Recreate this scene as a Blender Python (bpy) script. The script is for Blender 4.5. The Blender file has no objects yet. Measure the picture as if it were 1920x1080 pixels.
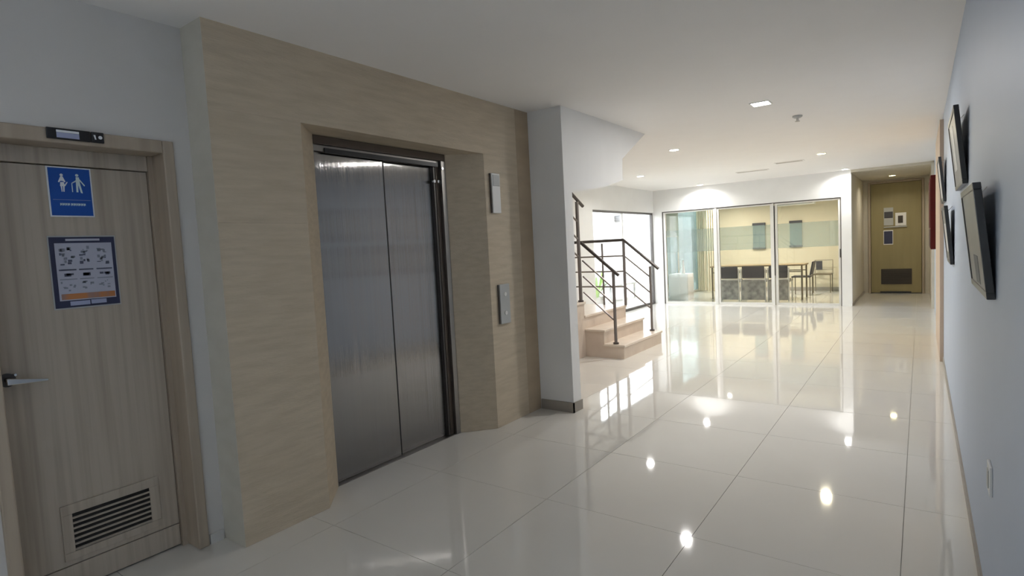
import bpy, bmesh, math, random
from mathutils import Vector, Matrix
random.seed(7)
S = bpy.context.scene
COL = S.collection

# ------------------------------------------------------------------ camera
F_PX, YAW, PITCH, ROLL, CAM_H = 1055.1, 36.108, -3.900, -2.979, 1.4
def camera():
    ya, pi_, ro = map(math.radians, (YAW, PITCH, ROLL))
    fwd = Vector((-math.sin(ya)*math.cos(pi_), math.cos(ya)*math.cos(pi_), math.sin(pi_)))
    right = Vector((math.cos(ya), math.sin(ya), 0)); up = right.cross(fwd)
    r2 = math.cos(ro)*right + math.sin(ro)*up
    u2 = -math.sin(ro)*right + math.cos(ro)*up
    cd = bpy.data.cameras.new('camera'); co = bpy.data.objects.new('camera', cd); COL.objects.link(co)
    cd.sensor_width = 36.0; cd.lens = F_PX/1920*36.0; cd.clip_start = 0.02; cd.clip_end = 200
    m = Matrix((r2, u2, -fwd)).transposed().to_4x4(); m.translation = (0, 0, CAM_H)
    co.matrix_world = m
    S.camera = co
camera()

# ------------------------------------------------------------------ world, exposure
SKY = 12.0
W = bpy.data.worlds.new('overcast_sky'); S.world = W; W.use_nodes = True
_bg = W.node_tree.nodes['Background']
_bg.inputs[0].default_value = (0.91, 0.955, 1.0, 1); _bg.inputs[1].default_value = SKY
S.view_settings.view_transform = 'Standard'; S.view_settings.look = 'None'
S.view_settings.gamma = 1.0; S.view_settings.use_curve_mapping = False
S.view_settings.exposure = 0.69
S.cycles.max_bounces = 10; S.cycles.diffuse_bounces = 6; S.cycles.glossy_bounces = 5
S.cycles.transparent_max_bounces = 16; S.cycles.transmission_bounces = 6
S.cycles.sample_clamp_indirect = 6.0
S.cycles.caustics_reflective = False; S.cycles.caustics_refractive = False

def area(name, loc, rot, sx, sy, power, color=(1, 1, 1), shape='RECTANGLE', portal=False, spread=180, parent=None):
    d = bpy.data.lights.new(name, 'AREA'); d.shape = shape; d.size = sx
    if shape in ('RECTANGLE', 'ELLIPSE'): d.size_y = sy
    d.energy = power; d.color = color; d.spread = math.radians(spread)
    if portal: d.cycles.is_portal = True
    o = bpy.data.objects.new(name, d); COL.objects.link(o)
    o.location = loc; o.rotation_euler = rot
    if parent: o.parent = parent; o.location = Vector(loc) - parent.location
    return o
# sky portals of the glazed openings (they guide sampling of the sky, they add no light)
area('sky_portal', (-4.98, 10.85, 1.03), (0, -math.pi/2, 0), 2.06, 3.0, 1, portal=True)
area('sky_portal', (-5.05, 14.05, 1.15), (0, -math.pi/2, 0), 2.3, 2.9, 1, portal=True)
area('sky_portal', (-3.02, -1.6, 1.5), (0, -math.pi/2, 0), 1.12, 1.5, 1, portal=True)

# ------------------------------------------------------------------ materials
def lin(r, g, b):
    f = lambda c: (c/255/12.92) if c/255 <= 0.04045 else ((c/255+0.055)/1.055)**2.4
    return (f(r), f(g), f(b), 1)
MATS = {}
def mat(name, col, rough=0.5, metal=0.0, spec=0.5, col2=None, scale=(4, 4, 4), nscale=1.0, detail=4, bump=0.0, bscale=60.0,
        coat=0.0, aniso=0.0, emit=0.0, emit_col=None, ramp=(0.35, 0.65), bdist=0.002, alpha=1.0):
    m = bpy.data.materials.new(name); m.use_nodes = True; MATS[name] = m
    nt = m.node_tree; N = nt.nodes; L = nt.links; b = N['Principled BSDF']
    b.inputs['Roughness'].default_value = rough; b.inputs['Metallic'].default_value = metal
    b.inputs['Specular IOR Level'].default_value = spec; b.inputs['Coat Weight'].default_value = coat
    b.inputs['Coat Roughness'].default_value = 0.03
    b.inputs['Alpha'].default_value = alpha
    col = tuple(col) if len(col) == 4 else tuple(col)+(1,)
    if col2 is None: col2 = tuple(c*0.94 for c in col[:3])+(1,)
    elif len(col2) == 3: col2 = tuple(col2)+(1,)
    tc = N.new('ShaderNodeTexCoord'); mp = N.new('ShaderNodeMapping'); mp.inputs['Scale'].default_value = scale
    L.new(tc.outputs['Object'], mp.inputs[0])
    no = N.new('ShaderNodeTexNoise'); no.inputs['Scale'].default_value = nscale; no.inputs['Detail'].default_value = detail
    L.new(mp.outputs[0], no.inputs['Vector'])
    cr = N.new('ShaderNodeValToRGB'); cr.color_ramp.elements[0].position = ramp[0]; cr.color_ramp.elements[1].position = ramp[1]
    cr.color_ramp.elements[0].color = col2; cr.color_ramp.elements[1].color = col
    L.new(no.outputs['Fac'], cr.inputs[0]); L.new(cr.outputs[0], b.inputs['Base Color'])
    if bump:
        n2 = N.new('ShaderNodeTexNoise'); n2.inputs['Scale'].default_value = bscale; n2.inputs['Detail'].default_value = 3
        L.new(mp.outputs[0], n2.inputs['Vector'])
        bp = N.new('ShaderNodeBump'); bp.inputs['Strength'].default_value = bump; bp.inputs['Distance'].default_value = bdist
        L.new(n2.outputs['Fac'], bp.inputs['Height']); L.new(bp.outputs[0], b.inputs['Normal'])
    if aniso:
        b.inputs['Anisotropic'].default_value = aniso
        # vertical brush grooves: tiny random sideways tilts of the normal smear highlights horizontally
        gm = N.new('ShaderNodeNewGeometry'); sp = N.new('ShaderNodeSeparateXYZ'); L.new(gm.outputs['Position'], sp.inputs[0])
        tilt = None
        for fr_ in (5231.0, 8117.0):
            mu = N.new('ShaderNodeMath'); mu.operation = 'MULTIPLY'; mu.inputs[1].default_value = fr_; L.new(sp.outputs[1], mu.inputs[0])
            fl_ = N.new('ShaderNodeMath'); fl_.operation = 'FLOOR'; L.new(mu.outputs[0], fl_.inputs[0])
            wn = N.new('ShaderNodeTexWhiteNoise'); wn.noise_dimensions = '1D'; L.new(fl_.outputs[0], wn.inputs['W'])
            ce = N.new('ShaderNodeMath'); ce.operation = 'MULTIPLY_ADD'; ce.inputs[1].default_value = aniso; ce.inputs[2].default_value = -aniso/2
            L.new(wn.outputs['Value'], ce.inputs[0])
            if tilt is None: tilt = ce
            else:
                ad = N.new('ShaderNodeMath'); ad.operation = 'ADD'; L.new(tilt.outputs[0], ad.inputs[0]); L.new(ce.outputs[0], ad.inputs[1]); tilt = ad
        cb_ = N.new('ShaderNodeCombineXYZ'); L.new(tilt.outputs[0], cb_.inputs[1])
        va = N.new('ShaderNodeVectorMath'); va.operation = 'ADD'; L.new(gm.outputs['Normal'], va.inputs[0]); L.new(cb_.outputs[0], va.inputs[1])
        vn = N.new('ShaderNodeVectorMath'); vn.operation = 'NORMALIZE'; L.new(va.outputs[0], vn.inputs[0])
        L.new(vn.outputs[0], b.inputs['Normal'])
    if emit:
        b.inputs['Emission Color'].default_value = emit_col or col; b.inputs['Emission Strength'].default_value = emit
    return m
def glass(name, tint, refl=1.0, haze=0.0, haze_col=(0.6, 0.75, 0.72, 1)):
    m = bpy.data.materials.new(name); m.use_nodes = True; MATS[name] = m
    nt = m.node_tree; N = nt.nodes; L = nt.links
    for n in list(N):
        if n.type != 'OUTPUT_MATERIAL': N.remove(n)
    out = [n for n in N if n.type == 'OUTPUT_MATERIAL'][0]
    tr = N.new('ShaderNodeBsdfTransparent'); tr.inputs[0].default_value = tint
    gl = N.new('ShaderNodeBsdfGlossy'); gl.inputs['Roughness'].default_value = 0.01
    fr = N.new('ShaderNodeFresnel'); fr.inputs[0].default_value = 1.5
    mu = N.new('ShaderNodeMath'); mu.operation = 'MULTIPLY'; mu.inputs[1].default_value = refl
    L.new(fr.outputs[0], mu.inputs[0])
    mx = N.new('ShaderNodeMixShader'); L.new(mu.outputs[0], mx.inputs[0]); L.new(tr.outputs[0], mx.inputs[1]); L.new(gl.outputs[0], mx.inputs[2])
    last = mx.outputs[0]
    if haze:
        df = N.new('ShaderNodeBsdfTranslucent'); df.inputs[0].default_value = haze_col
        d2 = N.new('ShaderNodeBsdfDiffuse'); d2.inputs[0].default_value = haze_col
        a2 = N.new('ShaderNodeMixShader'); a2.inputs[0].default_value = 0.5
        L.new(df.outputs[0], a2.inputs[1]); L.new(d2.outputs[0], a2.inputs[2])
        m2 = N.new('ShaderNodeMixShader'); m2.inputs[0].default_value = haze
        L.new(last, m2.inputs[1]); L.new(a2.outputs[0], m2.inputs[2]); last = m2.outputs[0]
    L.new(last, out.inputs[0])
    return m

mat('wall_paint', (0.80, 0.80, 0.79), 0.55, col2=(0.78, 0.78, 0.77), bump=0.05, bscale=200)
mat('wall_paint_daylight', (0.475, 0.545, 0.665), 0.5, col2=(0.465, 0.535, 0.655), bump=0.05, bscale=200)  # right wall: cool daylight put into the paint colour
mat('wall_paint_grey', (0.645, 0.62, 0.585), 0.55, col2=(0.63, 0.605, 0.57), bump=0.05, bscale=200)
mat('ceiling_paint', (0.86, 0.84, 0.82), 0.7, col2=(0.85, 0.83, 0.81))
mat('porcelain', (0.70, 0.675, 0.625), 0.045, spec=0.62, col2=(0.685, 0.66, 0.61), nscale=0.6)
mat('grout', (0.34, 0.32, 0.28), 0.7)
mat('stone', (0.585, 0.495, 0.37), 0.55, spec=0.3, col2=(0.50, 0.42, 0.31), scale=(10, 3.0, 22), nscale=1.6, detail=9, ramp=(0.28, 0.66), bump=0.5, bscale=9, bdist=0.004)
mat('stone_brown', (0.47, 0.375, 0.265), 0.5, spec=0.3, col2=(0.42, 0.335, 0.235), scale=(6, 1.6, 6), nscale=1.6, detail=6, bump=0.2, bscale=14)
mat('door_wood', (0.47, 0.405, 0.325), 0.45, col2=(0.36, 0.30, 0.235), scale=(34, 34, 0.8), nscale=1.0, detail=6, ramp=(0.28, 0.55), bump=0.1, bscale=8)
mat('frame_wood', (0.44, 0.365, 0.28), 0.45, col2=(0.38, 0.31, 0.235), scale=(24, 24, 1.2), nscale=1.0, detail=4)
mat('stone_pale', (0.62, 0.59, 0.51), 0.55, col2=(0.58, 0.55, 0.47), scale=(6, 3, 12), detail=6)
mat('gap_shade', (0.02, 0.018, 0.016), 0.8)
mat('brushed_steel', (0.285, 0.278, 0.272), 0.07, metal=1.0, col2=(0.275, 0.268, 0.262), aniso=0.26, scale=(60, 60, 1.0))
mat('steel_frame', (0.30, 0.285, 0.265), 0.35, metal=1.0)
mat('bronze', (0.115, 0.088, 0.068), 0.4, metal=0.4)
mat('chrome', (0.75, 0.75, 0.75), 0.12, metal=1.0)
mat('dark_steel', (0.10, 0.09, 0.085), 0.4, metal=0.7)
mat('rail_steel', (0.22, 0.195, 0.18), 0.4, metal=0.6)
mat('sign_blue', lin(8, 78, 168), 0.35)
mat('sign_white', (0.82, 0.84, 0.86), 0.4)
mat('sign_mint', (0.66, 0.80, 0.80), 0.4)
mat('navy', (0.028, 0.032, 0.075), 0.35)
mat('paper', (0.46, 0.47, 0.56), 0.6, col2=(0.43, 0.44, 0.52))
mat('ink', (0.10, 0.11, 0.16), 0.6)
mat('ink_grey', (0.24, 0.26, 0.31), 0.6)
mat('orange_print', (0.50, 0.20, 0.065), 0.6, col2=(0.32, 0.20, 0.17), scale=(1, 14, 1), ramp=(0.4, 0.55))
mat('lavender', (0.36, 0.39, 0.56), 0.5)
mat('black_plastic', (0.012, 0.012, 0.014), 0.35)
mat('grey_plastic', (0.45, 0.46, 0.45), 0.4)
mat('white_plastic', (0.80, 0.80, 0.78), 0.4)
mat('alu', (0.74, 0.73, 0.70), 0.4, metal=0.15)
mat('alu_dark', (0.12, 0.11, 0.105), 0.4, metal=0.5)
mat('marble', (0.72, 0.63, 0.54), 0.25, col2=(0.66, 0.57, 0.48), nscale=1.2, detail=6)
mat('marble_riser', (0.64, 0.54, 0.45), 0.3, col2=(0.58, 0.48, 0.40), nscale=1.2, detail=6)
mat('plinth', (0.33, 0.30, 0.26), 0.4)
mat('cream_wall', (0.66, 0.60, 0.46), 0.6, col2=(0.64, 0.58, 0.44))
mat('beige_wall', (0.58, 0.54, 0.45), 0.6)
mat('olive_door', (0.31, 0.26, 0.125), 0.45, col2=(0.28, 0.235, 0.11), scale=(10, 10, 1))
mat('vent_brown', (0.05, 0.04, 0.03), 0.5)
mat('red_enamel', (0.085, 0.003, 0.002), 0.5, spec=0.25, col2=(0.07, 0.002, 0.002))
mat('red_dark', (0.05, 0.008, 0.006), 0.4)
mat('panel_wood', (0.55, 0.43, 0.33), 0.5, col2=(0.49, 0.38, 0.29), scale=(20, 20, 1))
mat('frame_black', (0.035, 0.036, 0.038), 0.3)
mat('print_grey', (0.17, 0.168, 0.165), 0.35, col2=(0.13, 0.128, 0.126), scale=(1, 5, 3))
mat('print_light', (0.66, 0.66, 0.65), 0.4)
mat('chair_black', (0.022, 0.022, 0.026), 0.5)
mat('chair_slate', (0.055, 0.055, 0.065), 0.55)
mat('mottled', (0.46, 0.45, 0.42), 0.45, col2=(0.22, 0.22, 0.21), scale=(7, 7, 7), nscale=1.3, detail=7, ramp=(0.35, 0.66))
mat('table_wood', (0.34, 0.25, 0.13), 0.4, col2=(0.28, 0.20, 0.10), scale=(2, 20, 20))
mat('table_metal', (0.16, 0.13, 0.08), 0.4, metal=0.4)
mat('curtain', (0.84, 0.79, 0.66), 0.8, col2=(0.80, 0.74, 0.60))
mat('plant_green', (0.19, 0.40, 0.06), 0.5, col2=(0.33, 0.52, 0.10))
mat('shrub_green', (0.10, 0.16, 0.05), 0.6, col2=(0.16, 0.21, 0.09))
mat('pot', (0.45, 0.42, 0.38), 0.6)
mat('patio', (0.45, 0.43, 0.40), 0.8, nscale=2)
mat('garden_wall', (0.50, 0.49, 0.48), 0.8)
mat('lamp_grey', (0.16, 0.16, 0.17), 0.5)
mat('picture_teal', (0.20, 0.27, 0.26), 0.4, col2=(0.26, 0.33, 0.31), scale=(3, 3, 6))
mat('vent_ceiling', (0.50, 0.47, 0.43), 0.6)
mat('led_white', (1, 1, 1), 0.5, emit=26, emit_col=(1, 0.98, 0.94, 1))
mat('led_warm', (1, 1, 1), 0.5, emit=20, emit_col=(1, 0.88, 0.32, 1))
glass('clear_glass', (0.985, 0.985, 0.97, 1), 0.8)
glass('window_glass', (0.97, 0.98, 0.98, 1), 0.7)
glass('frosted_film', (0.88, 0.93, 0.93, 1), 0.2, haze=0.25, haze_col=(0.66, 0.72, 0.74, 1))
glass('teal_glass', (0.66, 0.77, 0.77, 1), 0.9)

# ------------------------------------------------------------------ mesh helpers
class MB:
    def __init__(self): self.v = []; self.f = []
    def quadbox(self, b, t):            # b, t: 4 points each, same order
        i = len(self.v); self.v += [tuple(p) for p in b] + [tuple(p) for p in t]
        self.f += [(i+3, i+2, i+1, i), (i+4, i+5, i+6, i+7)] + [(i+k, i+(k+1) % 4, i+4+(k+1) % 4, i+4+k) for k in range(4)]
        return self
    def box(self, x0, x1, y0, y1, z0, z1):
        x0, x1 = sorted((x0, x1)); y0, y1 = sorted((y0, y1)); z0, z1 = sorted((z0, z1))
        return self.quadbox([(x0, y0, z0), (x1, y0, z0), (x1, y1, z0), (x0, y1, z0)], [(x0, y0, z1), (x1, y0, z1), (x1, y1, z1), (x0, y1, z1)])
    def prism(self, poly, axis, a, b):  # poly of 2D points in the other two axes (in cyclic order x,y,z minus axis)
        n = len(poly); i = len(self.v)
        def P(p, h):
            return {'x': (h, p[0], p[1]), 'y': (p[0], h, p[1]), 'z': (p[0], p[1], h)}[axis]
        self.v += [P(p, a) for p in poly] + [P(p, b) for p in poly]
        self.f += [tuple(range(i+n-1, i-1, -1)), tuple(range(i+n, i+2*n))] + [(i+k, i+(k+1) % n, i+n+(k+1) % n, i+n+k) for k in range(n)]
        return self
    def tube(self, pts, r, n=10, r2=None):
        pts = [Vector(p) for p in pts]; i0 = len(self.v)
        for k, p in enumerate(pts):
            d = (pts[min(k+1, len(pts)-1)] - pts[max(k-1, 0)]).normalized()
            a = Vector((0, 0, 1)) if abs(d.z) < 0.9 else Vector((1, 0, 0))
            u = d.cross(a).normalized(); w = d.cross(u)
            rr = r if r2 is None else r + (r2-r)*k/(len(pts)-1)
            for j in range(n):
                t = 2*math.pi*j/n; self.v.append(tuple(p + rr*(math.cos(t)*u + math.sin(t)*w)))
        for k in range(len(pts)-1):
            for j in range(n):
                a = i0+k*n+j; b = i0+k*n+(j+1) % n
                self.f.append((a, b, b+n, a+n))
        self.f.append(tuple(i0+j for j in range(n-1, -1, -1))); e = i0+(len(pts)-1)*n
        self.f.append(tuple(e+j for j in range(n)))
        return self
    def lathe(self, prof, c, n=24):     # prof: (r, z) list about a vertical axis at c
        i0 = len(self.v)
        for r, z in prof:
            for j in range(n):
                t = 2*math.pi*j/n; self.v.append((c[0]+r*math.cos(t), c[1]+r*math.sin(t), c[2]+z))
        for k in range(len(prof)-1):
            for j in range(n):
                a = i0+k*n+j; b = i0+k*n+(j+1) % n
                self.f.append((a, b, b+n, a+n))
        self.f.append(tuple(i0+j for j in range(n-1, -1, -1))); e = i0+(len(prof)-1)*n
        self.f.append(tuple(e+j for j in range(n)))
        return self
    def build(self, name, m, parent=None, bevel=0.0, seg=2, smooth=False, origin=None):
        me = bpy.data.meshes.new(name)
        off = Vector((0, 0, 0))
        if parent is not None: off = WORLD[parent.name]
        elif origin is not None: off = Vector(origin)
        me.from_pydata([tuple(Vector(p)-off) for p in self.v], [], self.f)
        bm = bmesh.new(); bm.from_mesh(me); bmesh.ops.recalc_face_normals(bm, faces=bm.faces); bm.to_mesh(me); bm.free()
        if smooth:
            for p in me.polygons: p.use_smooth = True
        me.materials.append(MATS[m]); me.update()
        o = bpy.data.objects.new(name, me); COL.objects.link(o)
        if parent is not None: o.parent = parent; WORLD[o.name] = off.copy()
        else: o.location = off; WORLD[o.name] = off.copy()
        if bevel:
            md = o.modifiers.new('bevel', 'BEVEL'); md.width = bevel; md.segments = seg; md.limit_method = 'ANGLE'; md.angle_limit = math.radians(40)
            md.harden_normals = False
        if smooth:
            try:
                me.set_sharp_from_angle(angle=math.radians(40))
            except Exception: pass
        return o
WORLD = {}
def tag(o, label=None, cat=None, group=None, kind=None):
    if label: o['label'] = label
    if cat: o['category'] = cat
    if group: o['group'] = group
    if kind: o['kind'] = kind
    return o
def thing(name, loc, label, cat, group=None, kind=None):
    o = bpy.data.objects.new(name, None); COL.objects.link(o); o.location = loc; o.empty_display_size = 0.1
    WORLD[o.name] = Vector(loc)
    return tag(o, label, cat, group, kind)
def struct(name, mb, m, label, cat, **k):
    return tag(mb.build(name, m, **k), label, cat, None, 'structure')
def box(*a): return MB().box(*a)

XR, XW, XS, XC = 0.19, -2.90, -2.70, -2.373     # right wall, white left wall, stone front, column front
H = 2.55
YF = 12.30                                      # far glazed partition

# ------------------------------------------------------------------ floor with tiles
fl = struct('floor', box(-5.0, 0.30, -3.3, 15.75, -0.12, -0.004), 'grout', 'glossy beige porcelain tile floor of the lobby', 'floor')
T = 0.8125; X0, Y0 = -0.07, 1.735
cache = {}
def tile(x0, x1, y0, y1):
    key = (round(x1-x0, 4), round(y1-y0, 4))
    if key not in cache:
        g = 0.0013
        o = box(g, key[0]-g, g, key[1]-g, -0.012, 0.0).build('tile', 'porcelain', fl)
        cache[key] = o.data
        o.location = (x0, y0, 0)
    else:
        o = bpy.data.objects.new('tile', cache[key]); COL.objects.link(o); o.parent = fl; o.location = (x0, y0, 0)
ys = [Y0 + T*k for k in range(-6, 14)]
xs = [X0 + T*k for k in range(-6, 2)]
def grid(xl, xh, yl, yh):
    xx = [xl] + [x for x in xs if xl+0.05 < x < xh-0.02] + [xh]
    yy = [yl] + [y for y in ys if yl+0.05 < y < yh-0.05] + [yh]
    for a, b in zip(xx, xx[1:]):
        for c, d in zip(yy, yy[1:]): tile(a, b, c, d)
grid(XW-0.14, XR, -3.08, 4.18)
grid(-4.9, XR, 4.18, YF)
ys = [YF + T*k for k in range(0, 6)]
grid(-4.9, -1.05, YF, 15.6)
grid(-1.05, XR, YF, 15.0)

# ------------------------------------------------------------------ ceiling
struct('ceiling', box(-5.05, 0.30, -3.3, 15.75, H, H+0.12), 'ceiling_paint', 'flat white painted ceiling over the lobby', 'ceiling')

# ------------------------------------------------------------------ walls
struct('wall_right', box(XR, XR+0.12, -3.3, 15.75, 0, H), 'wall_paint_daylight', 'long wall tinted blue-grey for cool daylight, with tilted pictures', 'wall')
wl = MB().box(XW-0.16, XW, -3.2, -2.4, 0, H).box(XW-0.16, XW, -0.8, 0.525, 0, H).box(XW-0.16, XW, -2.4, -0.8, 0, 0.9).box(XW-0.16, XW, -2.4, -0.8, 2.1, H).box(XW-0.16, XW, 0.525, 1.278, 1.997, H).box(XW-0.16, XW, 1.278, 1.362, 0, H).box(XW-0.26, XW-0.16, 0.4, 1.36, 0, H)
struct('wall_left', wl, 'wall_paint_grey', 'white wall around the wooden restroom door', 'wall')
struct('wall_rear', box(-3.1, 0.19, -3.2, -3.08, 0, H), 'wall_paint', 'white wall behind the viewer', 'wall')
we = thing('window_added', (-2.98, -1.6, 0.9), 'unseen window added in the left wall behind the viewer for daylight', 'window', kind='structure')  # unseen window, added to bring cool daylight onto the right wall
fr = MB()
for y in (-2.4, -1.62, -0.84): fr.box(-3.0, -2.94, y, y+0.04, 0.9, 2.1)
fr.box(-3.0, -2.94, -2.36, -0.84, 2.06, 2.1).box(-3.0, -2.94, -2.36, -0.84, 0.9, 0.94).build('frame', 'alu', we)
for y in (-2.36, -1.58): box(-2.974, -2.966, y, y+0.74, 0.94, 2.06).build('glass_pane', 'window_glass', we)

# elevator shaft and the stone cladding
struct('wall_shaft', MB().box(-4.9, -2.985, 1.36, 4.05, 0, H).box(-4.9, -2.70, 4.05, 4.18, 0, H), 'wall_paint', 'plain white shaft wall behind the stone cladding', 'wall')
ws = thing('wall_stone', (-2.84, 2.7, 0), 'beige textured stone clad wall framing the elevator', 'wall', kind='structure')
G = 0.0004
def stone(poly, z0, z1, m='stone'): MB().prism(poly, 'z', z0+G, z1-G if z1 < H-0.01 else z1).build('stone_panel', m, ws)
XB = -2.985
lpoly = [(XS, 1.362), (XS, 1.85), (-2.90, 2.06), (XB, 2.06), (XB, 1.362)]
for a, b in ((0, 0.42), (0.42, 1.60), (1.60, 2.14)): stone(lpoly, a, b)
MB().box(-2.90, XS-0.0005, 1.3606, 1.3618, 0, H).build('side_panel', 'stone_pale', ws)
stone([(XS, 1.362), (XS, 1.85-G), (XB, 1.85-G), (XB, 1.362)], 2.14, H)
rpoly = [(XS, 3.86-G), (XB, 3.86-G), (XB, 3.205), (-2.90, 3.205), (XS, 3.42)]
for a, b in ((0, 0.92), (0.92, 1.86), (1.86, 2.14)): stone(rpoly, a, b)
stone([(XS, 3.42+G), (XS, 3.86-G), (XB, 3.86-G), (XB, 3.42+G)], 2.14, H)
for a, b in ((1.85, 2.63), (2.63, 3.42)): stone([(XS, a+G), (XS, b-G), (XB, b-G), (XB, a+G)], 2.14, H)
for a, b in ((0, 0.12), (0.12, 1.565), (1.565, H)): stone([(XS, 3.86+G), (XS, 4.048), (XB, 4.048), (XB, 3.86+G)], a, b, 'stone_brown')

# corner column and its plinth
struct('column', box(-2.70, XC, 4.05, 4.18, 0, H), 'wall_paint', 'white square corner column at the end of stone wall', 'column')
struct('baseboard_column', MB().box(-2.69, XC+0.010, 4.038, 4.05, 0, 0.085).box(XC, XC+0.010, 4.038, 4.19, 0, 0.085), 'plinth', 'grey plinth around the foot of the white column', 'baseboard')
struct('baseboard_right', box(XR-0.008, XR, -3.0, 7.28, 0, 0.055), 'plinth', 'thin skirting along the blue-grey wall', 'baseboard')
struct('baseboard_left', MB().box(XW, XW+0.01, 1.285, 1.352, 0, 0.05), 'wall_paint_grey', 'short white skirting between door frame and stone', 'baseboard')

# overhanging stair soffit above the lobby edge
sof = [(4.18, 1.855), (4.80, 1.935), (5.19, 2.025), (5.205, 2.235), (5.79, H), (4.18, H)]
struct('ceiling_stair_soffit', MB().prism(sof, 'x', -3.30, XC), 'wall_paint', 'white angled underside of the upper stair flight', 'soffit')

# stairwell / patio side wall with its window
wt = MB().box(-5.05, -4.9, 4.18, 9.36, 0, H).box(-5.05, -4.9, 9.36, 12.36, 2.06, H)
struct('wall_stairwell', wt, 'wall_paint', 'white stairwell wall beside the tall window', 'wall')
w1 = thing('window_1', (-4.96, 10.86, 0), 'tall dark-framed window to the sunlit patio beside the stairs', 'window', kind='structure')
MB().box(-4.985, -4.93, 9.36, 12.34, 2.02, 2.06).box(-4.985, -4.93, 9.36, 9.40, 0, 2.02).box(-4.985, -4.93, 12.27, 12.34, 0, 2.02).box(-4.985, -4.93, 9.40, 12.27, 0, 0.05).build('frame', 'alu_dark', w1)
box(-4.975, -4.94, 10.70, 10.74, 0.05, 2.02).build('mullion', 'alu', w1)
box(-4.962, -4.954, 9.40, 10.70, 0.05, 2.02).build('glass_pane', 'window_glass', w1)
box(-4.962, -4.954, 10.74, 12.27, 0.05, 2.02).build('glass_pane', 'window_glass', w1)

# far wall: header, pier, post
wf = MB().box(-5.05, -1.05, YF, YF+0.13, 2.065, H).box(-1.215, -1.05, YF, YF+0.13, 0, 2.065).box(-5.05, -4.71, YF, YF+0.13, 0, 2.065)
struct('wall_far', wf, 'wall_paint', 'bright white wall above the glass partition', 'wall')
wp = thing('window_2', (-2.96, YF+0.06, 0), 'glazed sliding partition with frosted band to the meeting room', 'window', kind='structure')
y0, y1 = YF+0.02, YF+0.09
MB().box(-4.71, -1.215, y0, y1, 2.045, 2.065).box(-4.71, -4.685, y0, y1, 0, 2.045).box(-1.232, -1.215, y0, y1, 0, 2.045).build('outer_frame', 'alu_dark', wp)
panes = [(-4.685, -3.555), (-3.515, -2.425), (-2.375, -1.232)]
for k, (a, b) in enumerate(panes):
    s = MB().box(a, b, y0+0.005, y1-0.005, 0.0, 0.045).box(a, b, y0+0.005, y1-0.005, 2.02, 2.045)
    s.box(a, a+0.045, y0+0.005, y1-0.005, 0.045, 2.02).box(b-0.035, b, y0+0.005, y1-0.005, 0.045, 2.02)
    sa = s.build('sash', 'alu', wp)
    box(a+0.045, b-0.035, YF+0.052, YF+0.058, 0.045, 2.02).build('glass_pane', 'clear_glass', sa)
    box(a+0.045, b-0.035, YF+0.059, YF+0.0605, 1.15, 1.635).build('frosted_band', 'frosted_film', sa)
box(-3.555, -3.515, y0-0.01, y1, 0, 2.05).build('mullion', 'alu', wp)
box(-2.425, -2.393, y0-0.01, y1, 0, 2.05).build('mullion', 'alu', wp)
box(-2.393, -2.375, y0-0.004, y1, 0.6, 2.0).build('gasket', 'black_plastic', wp)
box(-1.245, -1.232, y0-0.02, y0+0.005, 0.93, 1.09).build('handle', 'alu_dark', wp)

# ------------------------------------------------------------------ alcove with the olive door
struct('wall_alcove_left', box(-1.20, -1.05, YF+0.13, 15.6, 0, H), 'beige_wall', 'beige side wall of the door alcove', 'wall')
struct('wall_alcove_back', MB().box(-1.05, -0.955, 15.0, 15.12, 0, H).box(0.062, 0.19, 15.0, 15.12, 0, H).box(-0.955, 0.062, 15.0, 15.12, 2.47, H), 'beige_wall', 'beige wall around the olive door', 'wall')
struct('wall_alcove_outer', box(-1.20, 0.31, 15.12, 15.2, 0, H), 'beige_wall', 'plain wall closing the space behind the olive door', 'wall')
struct('ceiling_alcove', box(-1.05, XR, YF, 15.0, 2.505, H), 'beige_wall', 'lowered ceiling of the door alcove', 'ceiling')
struct('wall_alcove_right', box(0.15, XR, 12.15, 15.0, 0, 2.505), 'beige_wall', 'beige return wall on the right of the alcove', 'wall')
struct('baseboard_alcove', box(-1.05, -1.04, YF+0.02, 15.0, 0, 0.05), 'plinth', 'dark skirting of the alcove side wall', 'baseboard')
d2 = thing('door_2', (-0.45, 15.0, 0), 'olive door with small notices at the end of the alcove', 'door', kind='structure')
MB().box(-0.955, -0.912, 14.97, 15.06, 0, 2.47).box(0.020, 0.062, 14.97, 15.06, 0, 2.47).box(-0.912, 0.020, 14.97, 15.06, 2.43, 2.47).build('frame', 'frame_wood', d2, bevel=0.004)
lf = box(-0.905, 0.013, 15.0, 15.04, 0.012, 2.425).build('leaf', 'olive_door', d2, bevel=0.003)
box(-0.72, -0.16, 14.985, 15.0, 0.20, 0.54).build('vent_frame', 'vent_brown', lf, bevel=0.003)
for k in range(7): box(-0.69, -0.19, 14.972, 14.985, 0.232+k*0.042, 0.250+k*0.042).build('vent_slat', 'vent_brown', lf)
box(-0.74, -0.17, 14.985, 15.0, 0.012, 0.04).build('sweep', 'black_plastic', lf)
def notice(x0, x1, z0, z1, m1, m2, label, inner):
    t = thing('door_notice', ((x0+x1)/2, 14.995, z0), label, 'notice', 'notices on the olive door')
    box(x0, x1, 14.988, 15.0, z0, z1).build('backing', m1, t, bevel=0.002)
    box(inner[0], inner[1], 14.984, 14.988, inner[2], inner[3]).build('print', m2, t)
notice(-0.664, -0.489, 1.50, 1.89, 'grey_plastic', 'chair_slate', 'tall grey notice with a dark middle on the olive door', (-0.655, -0.498, 1.66, 1.80))
notice(-0.455, -0.255, 1.485, 1.765, 'white_plastic', 'vent_brown', 'white notice with a small dark square on the olive door', (-0.405, -0.315, 1.54, 1.70))
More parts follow.
